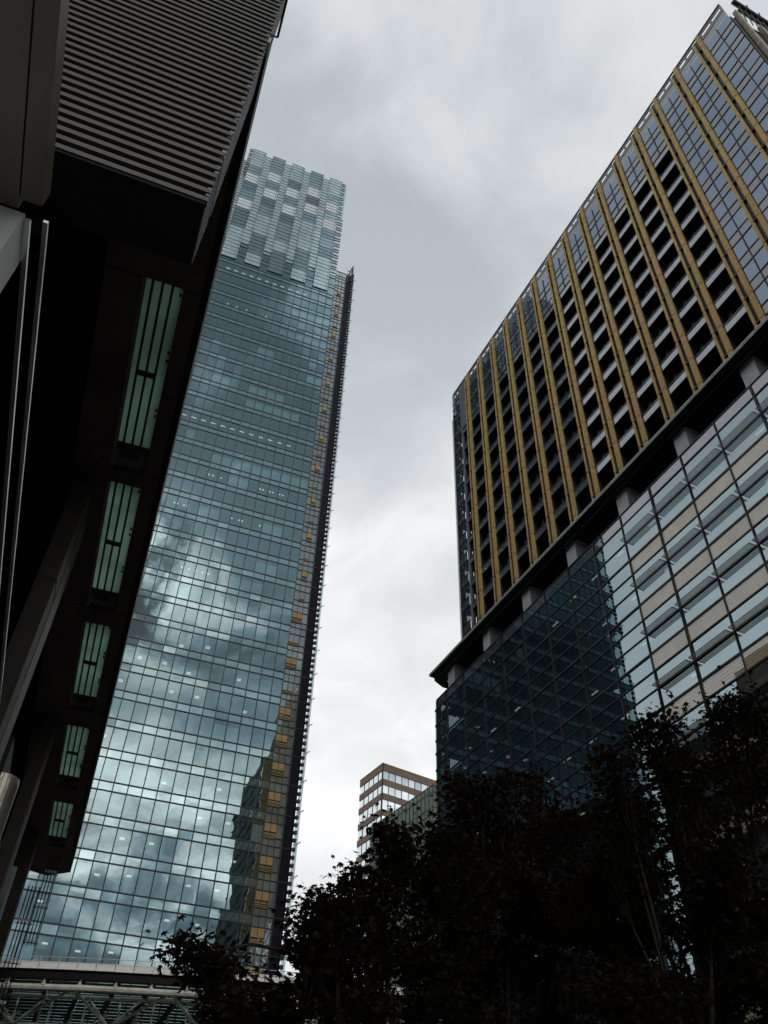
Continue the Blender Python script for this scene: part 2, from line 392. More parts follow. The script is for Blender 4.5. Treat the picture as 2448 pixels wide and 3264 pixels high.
# one glazing band per storey (panes are its pattern), one spandrel band per storey
for k in range(K0, K1):
    bv, bs = MB(), MB()
    z0, z1, z2 = zf(k), zf(k + 1) - SP * TH, zf(k + 1)
    for i in range(len(xs) - 1):
        bv.quad(TF, xs[i], xs[i + 1], z0, z1, 0, jit=.006)
        bs.quad(TF, xs[i], xs[i + 1], z1, z2, 0, jit=.006)
    bv.build('glazing_band', MT['vision'], tower); bs.build('spandrel_band', MT['spandrel'], tower)
b = MB()
for x in xs: b.box(TF, x - .068, x + .068, -.08, .07, 0, zf(K1))
for k in range(K0, K1 + 1):
    b.box(TF, X_L, X_G, -.07, .085, zf(k) - .075, zf(k) + .075)
    if k < K1: b.box(TF, X_L, X_G, -.07, .085, zf(k + 1) - SP * TH - .075, zf(k + 1) - SP * TH + .075)
b.build('mullion_grid', MT['mullion'], tower)
# lowered blinds seen behind panes  (storey, first bay, last bay)
for (k, i0, i1) in [(29, 6, 11), (27, 5, 11), (25, 3, 5), (24, 9, 11), (22, -1, 1), (22, 3, 7), (21, 3, 9), (17, 1, 11), (16, 3, 5), (14, 1, 3),
                    (14, 7, 9), (12, -2, -1), (12, 7, 9), (11, 5, 8), (10, 1, 5), (9, 6, 9), (5, 6, 8), (4, 4, 9), (18, -2, -1), (7, 9, 10), (2, 10, 11), (31, 8, 11)]:
    b = MB()
    for i in range(i0, i1):
        b.box(TF, xi(i) + .06, min(xi(i + 1), X_G) - .06, -.30, -.26, zf(k) + .1, zf(k + 1) - SP * TH - .62)
    b.build('blind', MT['blind'], tower)
# paired ceiling tubes
its = []
for k in list(range(-2, 9)) + [13]:
    for i in ([1.5, 2.5, 3.5, 4.5, 5.5, 6.5, 9.5] if k == 13 else [-2.5, -.5, 1.5, 3.5, 5.5, 7.5, 9.5]):
        if rng.random() < .45: continue
        x = xi(i) + (0 if k % 2 else WB) + rng.uniform(-.1, .1); d0 = 2.3 + (1.2 if rng.random() < .25 else 0)
        zc_ = zf(k + 1) - SP * TH - .19
        if x > X_G - 1: continue
        def fn(q, x=x, d0=d0, zc_=zc_):
            q.box(TF, x - .30, x + .30, -d0 - .10, -d0, zc_, zc_ + .06); q.box(TF, x - .30, x + .30, -d0 - .50, -d0 - .40, zc_, zc_ + .06)
        its.append(((x, TY, zc_), fn))
for i in range(-3, 9):
    x = xi(i) + .7
    for k, dd in ((19, 1.3), (31, 1.2)):
        zc_ = zf(k + 1) - SP * TH - .19
        its.append(((x, TY, zc_), lambda q, x=x, zc_=zc_, dd=dd: q.box(TF, x - .5, x + .4, -dd - .12, -dd, zc_, zc_ + .06)))
many('ceiling_light', its, MT['tube'], tower)
# little round downlights on four storeys
its = []
for k, xs_ in ((16, (1.2, 1.6, 2.4, 6.3, 6.6, 7.3, 7.6, 8.3, 8.6)), (14, (-1.2, -.9, -.3, 0, 4.2, 4.9, 5.2, 6.9, 7.2)), (28, (-1.5, -.4, .8, 3.2)), (11, (.9, 1.5, 2.1, 2.7, 3.2))):
    for q_ in xs_:
        x = xi(q_); zc_ = zf(k + 1) - SP * TH - .2
        its.append(((x, TY, zc_), lambda q, x=x, zc_=zc_: q.tube([(x, TY + 1.6, zc_ - .1), (x, TY + 1.6, zc_ + .06)], .11, 8)))
many('downlight', its, MT['tube'], tower)

# crown screen: five projecting strips of alternating panels, four recessed strips
NR = 12; ch = (CR_Z1 - CR_Z0) / NR
PAT = ['LLtWDtWDDLLL', 'mmWtWDtLLDDL', 'LLDWmWDtmLDD', 'mmWDWmLLLDDL', 'LLtWmWDmDLLL']
PM = dict(L='light_panel', t='mid_panel', m='mid_panel', W='white_panel', D='dark_panel')
for s_ in range(5):
    a0 = xi(-4 + 3 * s_) + .06; a1 = xi(-2 + 3 * s_) - .06
    for r in range(NR):
        z1 = CR_Z1 - r * ch; z0 = z1 - ch
        b = MB()
        for q in range(3): b.quad(TF, a0, a1, z0 + ch * q / 3, z0 + ch * (q + 1) / 3, .14, jit=.006)
        b.build('screen_panel', MT[PM[PAT[s_][r]]], tower)
    b = MB()
    for r in range(NR * 3 + 1): b.box(TF, a0 - .06, a1 + .06, .10, .20, CR_Z0 + ch * r / 3 - .04, CR_Z0 + ch * r / 3 + .04)
    for a in (a0 - .05, a1 - .42, a1): b.box(TF, a, a + .06, .08, .21, CR_Z0, CR_Z1)
    for a in (a0, a1 - .05): b.box(TF, a, a + .05, -.2, .10, CR_Z0, CR_Z1)
    q_ = MB(); q_.box(TF, a0, a1, .02, .13, CR_Z0 - .06, CR_Z0 + .04); q_.build('screen_underside', MT['bulk'], tower)
    b.build('screen_frame', MT['mullion'], tower)
    if s_ < 4:
        n0, n1 = xi(-2 + 3 * s_), xi(-1 + 3 * s_)
        b = MB(); nz = 30; zt = CR_Z1 - 1.6; z00 = zf(33.7)
        for q in range(nz): b.quad(TF, n0, n1, z00 + (zt - z00) * q / nz, z00 + (zt - z00) * (q + 1) / nz, 0, jit=.006)
        b.build('recessed_glass', MT['light_panel'], tower)
        b = MB()
        for q in range(nz + 1): b.box(TF, n0, n1, -.05, .08, z00 + (zt - z00) * q / nz - .035, z00 + (zt - z00) * q / nz + .035)
        b.build('mullion_grid', MT['mullion'], tower)
b = MB(); b.box(XYZ, CR_X0, CR_X1, TY + 3.5, TY + 30, zf(34), 221); b.build('plant_room', MT['light_panel'], tower)
# lower crown left of the raised screen
b = MB()
zl0, zl1 = zf(34), 222.0
for i in range(-16, -4):
    for q in range(32): b.quad(TF, xi(i), xi(i + 1), zl0 + (zl1 - zl0) * q / 32, zl0 + (zl1 - zl0) * (q + 1) / 32, -.6, jit=.006)
b.build('lower_screen', MT['light_panel'], tower)
b = MB()
for q in range(33): b.box(TF, xi(-16), xi(-4), -.66, -.52, zl0 + (zl1 - zl0) * q / 32 - .045, zl0 + (zl1 - zl0) * q / 32 + .045)
for i in range(-16, -3): b.box(TF, xi(i) - .05, xi(i) + .05, -.66, -.5, zl0, zl1)
b.build('lower_screen_frame', MT['mullion'], tower)
# prongs holding glass fins on both sides of the crown
for sx, xq, zlo in ((1, CR_X1, 181.5), (-1, CR_X0, 214.0)):
    z = zlo; q = 0
    while z < CR_Z1 - 1.0:
        b = MB(); b.box(TF, *sorted((xq, xq + sx * (1.5 if z < 208 else .9))), .1, .32, z, z + .14); z += 1.05 if q % 2 else 1.65; q += 1
        b.build('fin_bracket', MT['mullion'], tower)
    b = MB(); b.box(TF, *sorted((xq + sx * .06, xq + sx * (1.3 if sx > 0 else .8))), .16, .2, zlo, CR_Z1 - 1.5); b.build('glass_fin', MT['finglass'], tower)

# right-hand corner strip with gold louvre panels
ZS = 182.0
b = MB(); bm = MB()
k = K0
while zf(k) < ZS - 1:
    zz = [zf(k), zf(k) + TH * .25, zf(k) + TH * .70, zf(k + 1)]
    for (a0, a1) in ((X_G + .02, 23.3), (23.3, 24.15), (24.15, 25.02)):
        for q in range(3): b.quad(TF, a0, a1, zz[q], min(zz[q + 1], ZS), -.25, jit=.004)
    for q in range(3): bm.box(TF, X_G, 25.02, -.3, -.15, zz[q] - .05, zz[q] + .05)
    k += 1
for a in (23.3, 24.15): bm.box(TF, a - .04, a + .04, -.3, -.12, 0, ZS)
bm.box(TF, 24.95, 25.08, -.35, 0, 0, ZS)
b.build('corner_glazing', MT['strip'], tower); bm.build('corner_frame', MT['mullion'], tower)
its, its2, its3 = [], [], []
for k in range(-6, 33):
    if k <= 6 or k % 2 == 0:
        z0, z1 = zf(k) + .42 * TH, zf(k) + .66 * TH
        its.append(((24, TY, z0), lambda q, z0=z0, z1=z1: q.box(TF, 23.34, 24.11, -.24, -.08, z0, z1)))
        if k <= 10 : its2.append(((23, TY, z0), lambda q, z0=z0, z1=z1: q.box(TF, X_G + .1, 23.26, -.24, -.10, z0, z1)))
    def sl(q, z0=zf(k) + .22 * TH):
        for j in range(3): q.box(TF, X_G + .1 if z0 < 80 else 23.34, 24.11, -.24, -.06, z0 + j * .22, z0 + j * .22 + .09)
    its3.append(((24, TY, zf(k)), sl))
many('gold_panel', its, MT['gold'], tower); many('dull_gold_panel', its2, MT['golddull'], tower); many('gold_slats', its3, MT['golddull'], tower)
# dark edge slab with its own fine joints, raised lattice at the top
b = MB(); b.box(XYZ, 25.1, X_R, TY + .12, TY + 50, 0, 183.6); b.build('dark_side_wall', MT['darkside'], tower)
its = []
for k in range(K0, 35):
    its.append(((X_R, TY, zf(k)), lambda q, k=k: q.box(TF, 25.1, X_R, -.12, -.06, zf(k) - .04, zf(k) + .04)))
many('side_joint', its, MT['groove'], tower)
b = MB()
b.tube([(25.0, TY + .2, 180), (26.2, TY + .2, 187.2)], .17, 6); b.tube([(24.9, TY + 1.6, 181), (25.6, TY + 1.6, 185)], .12, 6)
b.tube([(26.35, TY + .2, 181), (26.45, TY + .2, 188.3)], [.3, .16], 6); b.tube([(25.3, TY + 2, 183), (25.5, TY + 2, 186.4)], .07, 6)
for z in (184.3, 185.6): b.box(TF, 25.2, 26.4, -.4, -.25, z, z + .15)
b.build('roof_lattice', MT['steel_dark'], tower)
# edge fins with brackets, right and left
for sx, xq in ((1, X_R + .02), (-1, X_L - .02)):
    b = MB(); b.box(TF, *sorted((xq + sx * .12, xq + sx * .68)), -.16, -.12, 4, 186); b.build('edge_fin', MT['finglass'], tower)
    its, itr = [], []
    for k in range(K0, 35):
        for f_ in (0, .28, .52, .76): its.append(((xq, TY, zf(k + f_)), lambda q, sx=sx, xq=xq, z=zf(k + f_): q.box(TF, *sorted((xq, xq + sx * .42)), -.3, .12, z - .20, z + .20)))
        def rk(b, sx=sx, xq=xq, k=k):
            b.tube([(xq, TY - .1, zf(k) + .5), (xq + sx * 1.05, TY - .1, zf(k) + 1.1)], .035, 4)
            b.tube([(xq + sx * 1.05, TY - .1, zf(k) + 1.1), (xq + sx * .25, TY - .1, zf(k) + .25 )], .035, 4)
            b.tube([(xq + sx * .6, TY - .1, zf(k) + .85), (xq + sx * .2, TY - .1, zf(k) + .45 )], .03, 4)
        itr.append(((xq, TY, zf(k)), rk))
    many('edge_bracket', its, MT['mullion'], tower, 50); many('bracket_rack', itr, MT['mullion'], tower, 50)

# ------------------------------------------------------------------ gold-ribbed building on the right
PHI = -.0761
RD, Rn = V3(math.sin(PHI), math.cos(PHI), 0), V3(-math.cos(PHI), math.sin(PHI), 0)
RF = Frame((39.547, 17.194, 0), RD, Rn)
gold = empty('ochre_ribbed_building', RF(25, 0, 0), 'building with ochre ribs, dark balconies and a glazed podium below a projecting ledge', 'office building')
CW = 3.578; ZB, ZR, HF = 56.66, 102.6, 3.4
ZJ = 58.65
AE0, AE1 = -3.25, 54.8
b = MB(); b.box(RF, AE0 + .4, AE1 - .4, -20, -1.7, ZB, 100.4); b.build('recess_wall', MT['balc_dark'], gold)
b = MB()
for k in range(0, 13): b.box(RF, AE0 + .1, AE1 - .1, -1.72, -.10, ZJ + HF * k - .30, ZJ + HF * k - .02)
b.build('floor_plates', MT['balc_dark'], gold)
b = MB(); b.box(RF, AE0, AE1, -20, -1.5, 100.42, 100.75); b.build('roof', MT['roof'], gold)
# ribs: a wide terracotta strip, a dark groove and a narrow strip, jointed at every floor
for j in range(15):
    a = j * CW
    rb_ = empty('ochre_rib', (0, 0, 0)); rb_.parent = gold; rb_.location = tuple(RF(a + .55, 0, ZB) - np.array(gold.location))
    def strip(nm, a0, a1, o0, o1, zt):
        q = MB(); z = ZB; nxt = [ZJ + HF * k for k in range(14)] + [zt]
        for zn in nxt:
            zn = min(zn, zt)
            if zn - z > .15: q.box(RF, a0, a1, o0, o1, z + .05, zn - .05)
            z = zn
            if z >= zt: break
        q.build(nm, MT['terra'], rb_)
    strip('wide_strip', a + .02, a + .43, -.12, .16, ZR)
    strip('narrow_strip', a + .83, a + 1.10, -.14, .10, ZR - 1.1)
    q = MB(); q.box(RF, a + .02, a + 1.10, -1.69, -.13, ZB, ZR - .2); 
    for k in range(13): q.box(RF, a + .43, a + .83, -.13, .12, ZJ + HF * k - .06, ZJ + HF * k + .06)
    q.build('groove', MT['groove'], rb_)
# balconies in the bays left of the third rib
its, itp = [], []
for j in range(2, 15):
    a0, a1 = j * CW + 1.13, (j + 1) * CW - .02 if j < 14 else 53.0
    for k in range(1, 11):
        z = ZJ + HF * k
        its.append((RF(a0, 0, z), lambda q, a0=a0, a1=a1, z=z: q.box(RF, a0, a1, -.16, -.10, z - 1.04, z)))
        if k < 10: itp.append((RF(a0, 0, z), lambda q, a1=a1, z=z: q.box(RF, a1 - .55, a1 - .1, -1.66, -1.15, z, z + 2.3)))
many('balcony_panel', its, MT['balc'], gold); many('partition', itp, MT['pale'], gold)
# upper windows: one glazed strip per bay, spandrels as its own sub-part
for j in range(-1, 15):
    a0, a1 = j * CW + 1.13, (j + 1) * CW - .02
    if j == -1: a0, a1 = AE0, -.02
    if j == 14: a0, a1 = 53.0, AE1
    z0 = ZB if j in (-1, 0, 1, 14) else ZJ + HF * 10 + .05
    am = a0 + (a1 - a0) * .5
    w_, sp_, fr_ = MB(), MB(), MB()
    k = -1
    while ZJ + HF * k < 100.6:
        zb, zm, zt = ZJ + HF * k, ZJ + HF * k + 1.25, ZJ + HF * (k + 1)
        for (p, q_) in ((a0, am), (am, a1)):
            if zt > z0 and zm < 100.6: w_.quad(RF, p, q_, max(zm, z0), min(zt, 100.75), -.06, jit=.004)
            if zm > z0 and zm < 101: sp_.quad(RF, p, q_, max(zb, z0), zm, -.06, jit=.004)
        for z in (zb, zm):
            if z0 - .01 <= z < 101: fr_.box(RF, a0, a1, -.1, 0, z - .05, z + .05)
        if w_.f: fr_.box(RF, am - .04, am + .04, -.1, .02, max(zb, z0), min(zt, 100.75))
        wo_ = w_.build('window', MT['rwin'], gold) if w_.f else gold
        if sp_.f: sp_.build('spandrel', MT['rspan'], gold)
        if w_.f: fr_.build('window_frame', MT['ptrans'], wo_)
        w_, sp_, fr_ = MB(), MB(), MB()
        k += 1
    # parapet with open slots
    q = MB()
    q.box(RF, a0, a1, -.12, -.03, 100.75, 101.45); q.box(RF, a0, a1, -.12, -.03, 102.05, ZR)
    for a in (a0, am - .14, a1 - .22): q.box(RF, a, a + .22 if a != am - .14 else a + .28, -.12, -.03, 101.45, 102.05)
    if j == 14: q.box(RF, 51.2, 53.0, -.12, -.03, ZJ + HF * 10, ZR)
    q.build('parapet', MT['parapet'], gold)
b = MB(); b.box(RF, AE0, AE1, -.14, .05, ZR, ZR + .12); b.build('coping', MT['ptrans'], gold)
# near end wall with pale beams and roof steelwork
b = MB()
b.box(RF, AE0 - .05, AE0 + .35, -20, -.3, ZB, 99.0); b.build('end_wall', MT['groove'], gold)
for k, (o0, o1) in enumerate(((-1.6, -1.1), (-5.0, -4.4))):
    b = MB()
    for q in range(13): b.box(RF, AE0 - .55, AE0 - .10, o0, o1, ZB + q * HF + .04, ZB + (q + 1) * HF - .04)
    b.build('end_rib', MT['beam'], gold)
b = MB()
for q in range(14):
    o = -2.2 - q * .8
    b.tube([RF(AE0 - .4, o, 99), RF(AE0 - .6, o - .5, 104.4 - q * .1)], .06, 5); b.tube([RF(AE0 - .5, o, 102.2), RF(AE0 - .5, o - .9, 104)], .05, 5)
b.tube([RF(AE0 - .6, -2.0, 104.8), RF(AE0 - .6, -13, 103.4)], .28, 6); b.tube([RF(AE0 - .4, -2.4, 103.2), RF(AE0 - .4, -13, 102.0)], .16, 6)
for q in range(6): b.tube([RF(AE0 - .6, -2.6 - q * 1.7, 104.6), RF(AE0 - .9, -2.2 - q * 1.7, 105.5)], .07, 5)
b.build('roof_steelwork', MT['steel_dark'], gold)
# glazed far end and its thin projecting fin
b = MB(); b.box(RF, 52.55, 52.95, -.5, -.08, ZB, 98); b.build('pale_end_post', MT['pale'], gold)
b = MB(); b.box(RF, 54.95, 55.75, -.3, -.26, ZB, 97.8); b.box(RF, 54.0, 54.75, .1, .14, 97.9, 102.4); b.build('edge_fin', MT['finglass'], gold)
b = MB()
for k in range(13):
    for f_ in (0, 1.25): b.box(RF, 54.8, 55.25, -.42, -.14, ZJ + HF * k + f_ - .16, ZJ + HF * k + f_ + .16)
b.box(RF, 54.7, 54.9, -.5, .05, ZB, 98)
b.build('edge_brackets', MT['ptrans'], gold)
# ledge
A0L, A1L = -30, 60.88
b = MB()
prof = [(1.2, 56.66), (1.2, 56.36), (.55, 56.34), (.5, 55.97), (-.4, 56.45), (-2.0, 56.5), (-2.0, 56.66)]
for i in range(len(prof)):
    (o0, z0), (o1, z1) = prof[i], prof[(i + 1) % len(prof)]
    b.poly([RF(A0L, o0, z0), RF(A1L, o0, z0), RF(A1L, o1, z1), RF(A0L, o1, z1)])
b.poly([RF(A1L, o, z) for o, z in prof]); b.poly([RF(A0L, o, z) for o, z in reversed(prof)])
b.poly([RF(A1L, .5, 55.97), RF(A1L, -.52, 55.42), RF(A1L, -1.27, 55.42), RF(A1L, -1.9, 56.4), RF(A1L, -.4, 56.44)])
b.poly([RF(A1L, .5, 55.97), RF(A1L, -.52, 55.42), RF(A1L - 2.5, -.52, 55.6), RF(A1L - 2.5, .5, 55.97)])
b.build('ledge', MT['ledge'], gold)
b = MB(); b.box(RF, A0L, A1L + .01, 1.203, 1.23, 56.56, 56.665); b.box(RF, A0L, A1L + .01, 1.203, 1.225, 56.37, 56.45); b.build('ledge_trim', MT['lip'], gold)
b = MB(); b.box(RF, A0L, 61, -20, -2.02, 53.8, 56.64); b.build('storey_wall', MT['ledge'], gold)
# pale piers between podium and ledge
its = []
for q in range(-3, 7):
    a = 9.5 + q * 7.93
    its.append((RF(a, 0, 54), lambda m_, a=a: m_.box(RF, a, a + 1.45, -1.6, -.02, 53.82, 56.42)))
many('pier', its, MT['pier'], gold)
# podium
PM_A = [10.62 + 4.035 * q for q in range(-9, 13)] + [61.3]
A_S = 10.62 + 4.035 * 4          # left end of the shaded, louvred part
b = MB(); b.box(RF, -26, 61.2, -20, -7, 0, 53.6); b.build('podium_core', MT['inner'], gold)
PL = [(53.8, 52.56)] ; z = 52.56
floors = []
floors = [52.56, 47.15, 42.45, 37.75, 33.05, 28.35, 23.65, 18.95, 14.25, 9.55]
STOP = [48.70, 43.95, 39.25, 34.55, 29.85, 25.15, 20.45, 15.75, 11.05, 6.35]
b = MB()
for z_ in STOP: b.box(RF, -26, 61.2, -6.98, -.15, z_ - 1.45, z_ - .1)
b.box(RF, -26, 61.2, -6.98, -.15, 53.3, 53.78)
b.build('podium_floor_plates', MT['inner'], gold)
def pband(z0, z1, name, m_left, m_right):
    bl, br = MB(), MB()
    for i in range(len(PM_A) - 1):
        a0, a1 = PM_A[i], PM_A[i + 1]
        (bl if a0 > A_S - .1 else br).quad(RF, a0, a1, z0, z1, 0, jit=.006)
    bl.build(name, m_left, gold)
    br.build(name if m_left is m_right else 'beige_band', m_right, gold)
pband(52.56, 53.8, 'top_band', MT['balc'], MT['balc'])
tr_z = [53.8, 52.56]
for zt, z2, z3 in zip(floors, STOP, floors[1:] + [4.9]):
    # zt..z2 vision in two tiers, z2..z3 spandrel
    pband(z2, zt, 'podium_glazing', MT['pvis'], MT['pvis'])
    pband(z3, z2, 'podium_spandrel', MT['pvis'], MT['beige'])
    tr_z += [zt - 1.5 - (.45 if zt > 52 else 0), z2, z3]
bt = MB()
for z in tr_z: bt.box(RF, -26, 61.3, -.06, .07, z - .055, z + .055)
for z_ in STOP: bt.box(RF, -26, 61.3, -.06, .075, z_ - .12, z_ + .03)
bt.build('podium_transoms', MT['ptrans'], gold)
its = []
for i, a in enumerate(PM_A[:-1]):
    thick = (i % 3 == 0)
    w_ = .075 if thick else .035
    def fn(m_, a=a, w_=w_, thick=thick):
        m_.box(RF, a - w_, a - w_ + .03, -.08, .12, 0, 53.85)
        m_.box(RF, a + w_ - .03, a + w_, -.08, .12, 0, 53.85)
        if thick: m_.box(RF, a - w_ + .03, a + w_ - .03, -.08, .05, 0, 53.85)
    its.append((RF(a, 0, 40), fn))
many('podium_mullion', its, MT['pmull'], gold)
# sunshades: four blades on two arms
its = []
for zt in floors[:8]:
    for i in range(len(PM_A) - 1):
        a0, a1 = PM_A[i], PM_A[i + 1]
        if a0 > A_S - .1 or a0 < -12: continue
        zs = zt - 1.5 - (.45 if zt > 52 else 0)
        def fn(m_, a0=a0, a1=a1, zs=zs):
            for q in range(4): m_.box(RF, a0 + .12, a1 - .12, .16 + q * .16, .215 + q * .16, zs - .02, zs + .03)
            for a in (a0 + .13, a1 - .17): m_.box(RF, a, a + .04, .02, .72, zs - .07, zs - .021)
        its.append((RF(a0, 0, zs), fn))
many('sunshade', its, MT['shade'], gold)
its = []
for zt in floors[:7]:
    for i in range(len(PM_A) - 1):
        if rng.random() < .45: continue
        a = PM_A[i] + 1.2 + rng.uniform(0, 1); d0 = rng.choice([1.6, 2.4])
        zc_ = zt - .42
        its.append((RF(a, 0, zc_), lambda m_, a=a, d0=d0, zc_=zc_: m_.box(RF, a, a + .9, -d0 - .12, -d0, zc_, zc_ + .05)))
many('ceiling_light', its, MT['tube'], gold)
b = MB()
for zt in floors: b.box(RF, -26, 61.2, -6.98, -.8, zt - .36, zt - .30)
b.build('podium_ceilings', MT['slab'], gold)
# gold slats behind the last narrow bay, glass fin with brackets
its = []
for zt in floors[:9]:
    its.append((RF(60, 0, zt), lambda m_, zt=zt: (m_.box(RF, 59.5, 60.15, -.5, -.35, zt - 3.5, zt - .4), m_.box(RF, 60.3, 60.9, -.5, -.35, zt - 3.5, zt - .4))))
many('ochre_blind', its, MT['golddull'], gold)
b = MB(); b.box(RF, 61.45, 62.2, -.3, -.26, 4, 52.6); b.build('podium_edge_fin', MT['finglass'], gold)
b = MB()
for zt in floors:
    for f_ in (0, 1.95, 3.85): b.box(RF, 61.25, 61.75, -.42, .05, zt - f_ - .14, zt - f_ + .14)
b.box(RF, 61.2, 61.42, -.5, .08, 0, 53.7); b.build('podium_edge_brackets', MT['ptrans'], gold)

# ------------------------------------------------------------------ dark block behind the viewer, mirrored in the tower's lower right panes
bh = empty('dark_glass_block', (60, -45, 0), 'dark green building mirrored in the lower right panes of the tall glass tower', 'building')
b = MB(); b.box(XYZ, 48.6, 85, -62, -30, 0, 128); b.build('core', MT['block'], bh)
for k in range(30):
    b = MB(); b.box(XYZ, 48.5, 85.1, -62.1, -29.9, k * 4.2 + 3, k * 4.2 + 3.6); b.build('storey_band', MT['blackin'], bh)

wb = empty('brown_glass_block', (-35, 15, 0), 'brown topped dark block mirrored in the lower right panes of the striped podium', 'building')
b = MB(); b.box(XYZ, -50, -20, -60, 78, 0, 70); b.build('core', MT['block'], wb)
b = MB(); b.box(XYZ, -50, -19.9, -60, 78.2, 70.02, 77); b.build('top_band', MT['brown'], wb)
b = MB(); b.box(XYZ, -50, -21, 78.3, 98.5, 0, 70.5); b.build('lower_wing', MT['block'], wb)
for k in range(16):
    b = MB(); b.box(XYZ, -50, -19.85, -60, 78.15, k * 4.2 + 3, k * 4.2 + 3.9); b.build('storey_band', MT['blackin'], wb)

# ------------------------------------------------------------------ far brown building and its glass annex
fc = V3(200 * math.sin(math.radians(20)), 200 * math.cos(math.radians(20)), 0)
dl = V3(-.172, .985, 0); dl /= np.linalg.norm(dl); dr = V3(.977, .214, 0); dr /= np.linalg.norm(dr)
far = empty('brown_banded_building', fc, 'distant brown stone block with ribbon windows, framed in the gap between the two big buildings', 'office building')
FL = Frame(fc, dl, -dr); FR = Frame(fc, dr, -dl)
zt = 104.6
# lengths: the left end lies at azimuth 18.41 degrees
az = math.radians(18.41); tt = (fc[0] - math.tan(az) * fc[1]) / (math.tan(az) * dl[1] - dl[0]); LL = max(8.0, tt); LR = 60.0
b = MB(); b.poly([fc + V3(0, 0, zt - .4), fc + dr * LR + V3(0, 0, zt - .4), fc + dr * LR + dl * LL + V3(0, 0, zt - .4), fc + dl * LL + V3(0, 0, zt - .4)]); b.build('roof', MT['roof'], far)
b = MB(); q = fc + dl * .5 + dr * .5
FI = Frame(q, dr, dl); b.box(FI, 0, LR - 1, 0, LL - 1, 0, zt - 1); b.build('core', MT['inner'], far)
z = zt; first = True; kk = 0
while z > 10:
    bh = 1.75 if first else 1.6; wh = 2.15 if kk < 2 else 2.55
    bb, bw, bmn = MB(), MB(), MB()
    for F_, LN in ((FL, LL), (FR, LR)):
        bb.box(F_, 0, LN, -.5, 0, z - bh, z)
        npan = max(1, int(LN / (1.95 if F_ is FR else 1.95)))
        for i in range(npan):
            a0, a1 = LN * i / npan, LN * (i + 1) / npan
            bw.quad(F_, a0, a1, z - bh - wh, z - bh, -.15, jit=.01)
            bmn.box(F_, a0 - .07, a0 + .07, -.25, -.06, z - bh - wh, z - bh)
    bb.build('stone_band', MT['brown'], far); wn = bw.build('ribbon_window', MT['fwin'], far); bmn.build('mullion_grid', MT['ptrans'], wn)
    z -= bh + wh; first = False; kk += 1
b = MB()
for F_, LN in ((FL, LL), (FR, LR)): b.box(F_, -.05, LN, -.5, .06, zt + .01, zt + .30)
b.build('coping', MT['brownedge'], far)
# lower wing, further left
pl = fc + dl * LL
wing_top = 76.0
FW = Frame(pl, dl, -dr)
LW = 26.0
z = wing_top; 
while z > 8:
    bb, bw, bmn = MB(), MB(), MB()
    bb.box(FW, .02, LW, -12, 0, z - 1.6, z)
    for i in range(13):
        bw.quad(FW, LW * i / 13, LW * (i + 1) / 13, z - 4.1, z - 1.6, -.15, jit=.01); bmn.box(FW, LW * i / 13 - .07, LW * i / 13 + .07, -.25, -.06, z - 4.1, z - 1.6)
    bb.build('wing_band', MT['brown'], far); wn = bw.build('wing_window', MT['fwin'], far); bmn.build('mullion_grid', MT['ptrans'], wn)
    z -= 4.1
# annex
az = math.radians(23.62); ac = V3(168 * math.sin(az), 168 * math.cos(az), 0)
annex = empty('glass_annex', ac, 'dark green glass block standing before the brown building beside the podium edge', 'glass building')
AF1 = Frame(ac, dl, -dr); AF2 = Frame(ac, dr, -dl)
za = 83.6; LA = 26.0
b = MB(); b.box(Frame(ac + dl * .4 + dr * .4, dr, dl), 0, 20, 0, LA - 1, 0, za - .5); b.build('core', MT['inner'], annex)
z = za; q = 0
while z > 8:
    bw, bf = MB(), MB(); h = (1.5, 3.2)[q % 2]
    for F_, LN in ((AF1, LA), (AF2, 20)):
        n_ = int(LN / 1.5)
        for i in range(n_):
            bw.quad(F_, LN * i / n_, LN * (i + 1) / n_, z - h, z, 0, jit=.008); bf.box(F_, LN * i / n_ - .06, LN * i / n_ + .06, -.05, .08, z - h, z)
        bf.box(F_, 0, LN, -.05, .1, z - .14, z + .02)
    wn = bw.build('glazing_band', MT['annex'], annex); bf.build('frame', MT['ptrans'], wn)
    z -= h; q += 1

# ------------------------------------------------------------------ dark canopied building on the left
DC = V3(.02, 1, 0); DC /= np.linalg.norm(DC)
ZC = 17.6                                # soffit height
CF = Frame((-.62, 0, 0), DC, V3(1, -.02, 0))      # a forward, o to the right, canopy edge at o = 0
gal = empty('canopied_building', (-5, 25, 0), 'dark brown building overhead with a skylit canopy, a slatted louvre box and dark pillars', 'building')
E_N, E_F, OW = 5.75, 46.4, -3.1           # near end, far end, left margin
skl = [(10.95, 16.05), (17.45, 22.5), (24.2, 29.05), (31.2, 35.85), (38.25, 42.5)]
s0, s1 = -1.43, -.57
# canopy soffit plates around the skylight openings, with open joints
b = MB()
def plate(a0, a1, o0, o1):
    j = .02; b.box(CF, a0 + j, a1 - j, o0 + j, o1 - j, ZC, ZC + .155)
cuts = [E_N + .0]
for (a, c) in skl: cuts += [a, c + .85]
cuts.append(E_F)
for i in range(len(cuts) - 1):
    a0, a1 = cuts[i], cuts[i + 1]
    if i % 2:     # opening here
        m_ = a0 + (a1 - a0) * .52
        for (p, q) in ((a0, m_), (m_, a1)): plate(p, q, OW, s0); plate(p, q, s1, -.14)
        
    else:
        n_ = max(1, round((a1 - a0) / 2.4))
        for q in range(n_): plate(a0 + (a1 - a0) * q / n_, a0 + (a1 - a0) * (q + 1) / n_, OW, -.14)
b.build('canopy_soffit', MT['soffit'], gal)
b = MB(); 
b.box(CF, E_N, E_F, OW, s0 - .05, ZC + .20, ZC + .5); b.box(CF, E_N, E_F, s1 + .05, -.05, ZC + .20, ZC + .5)
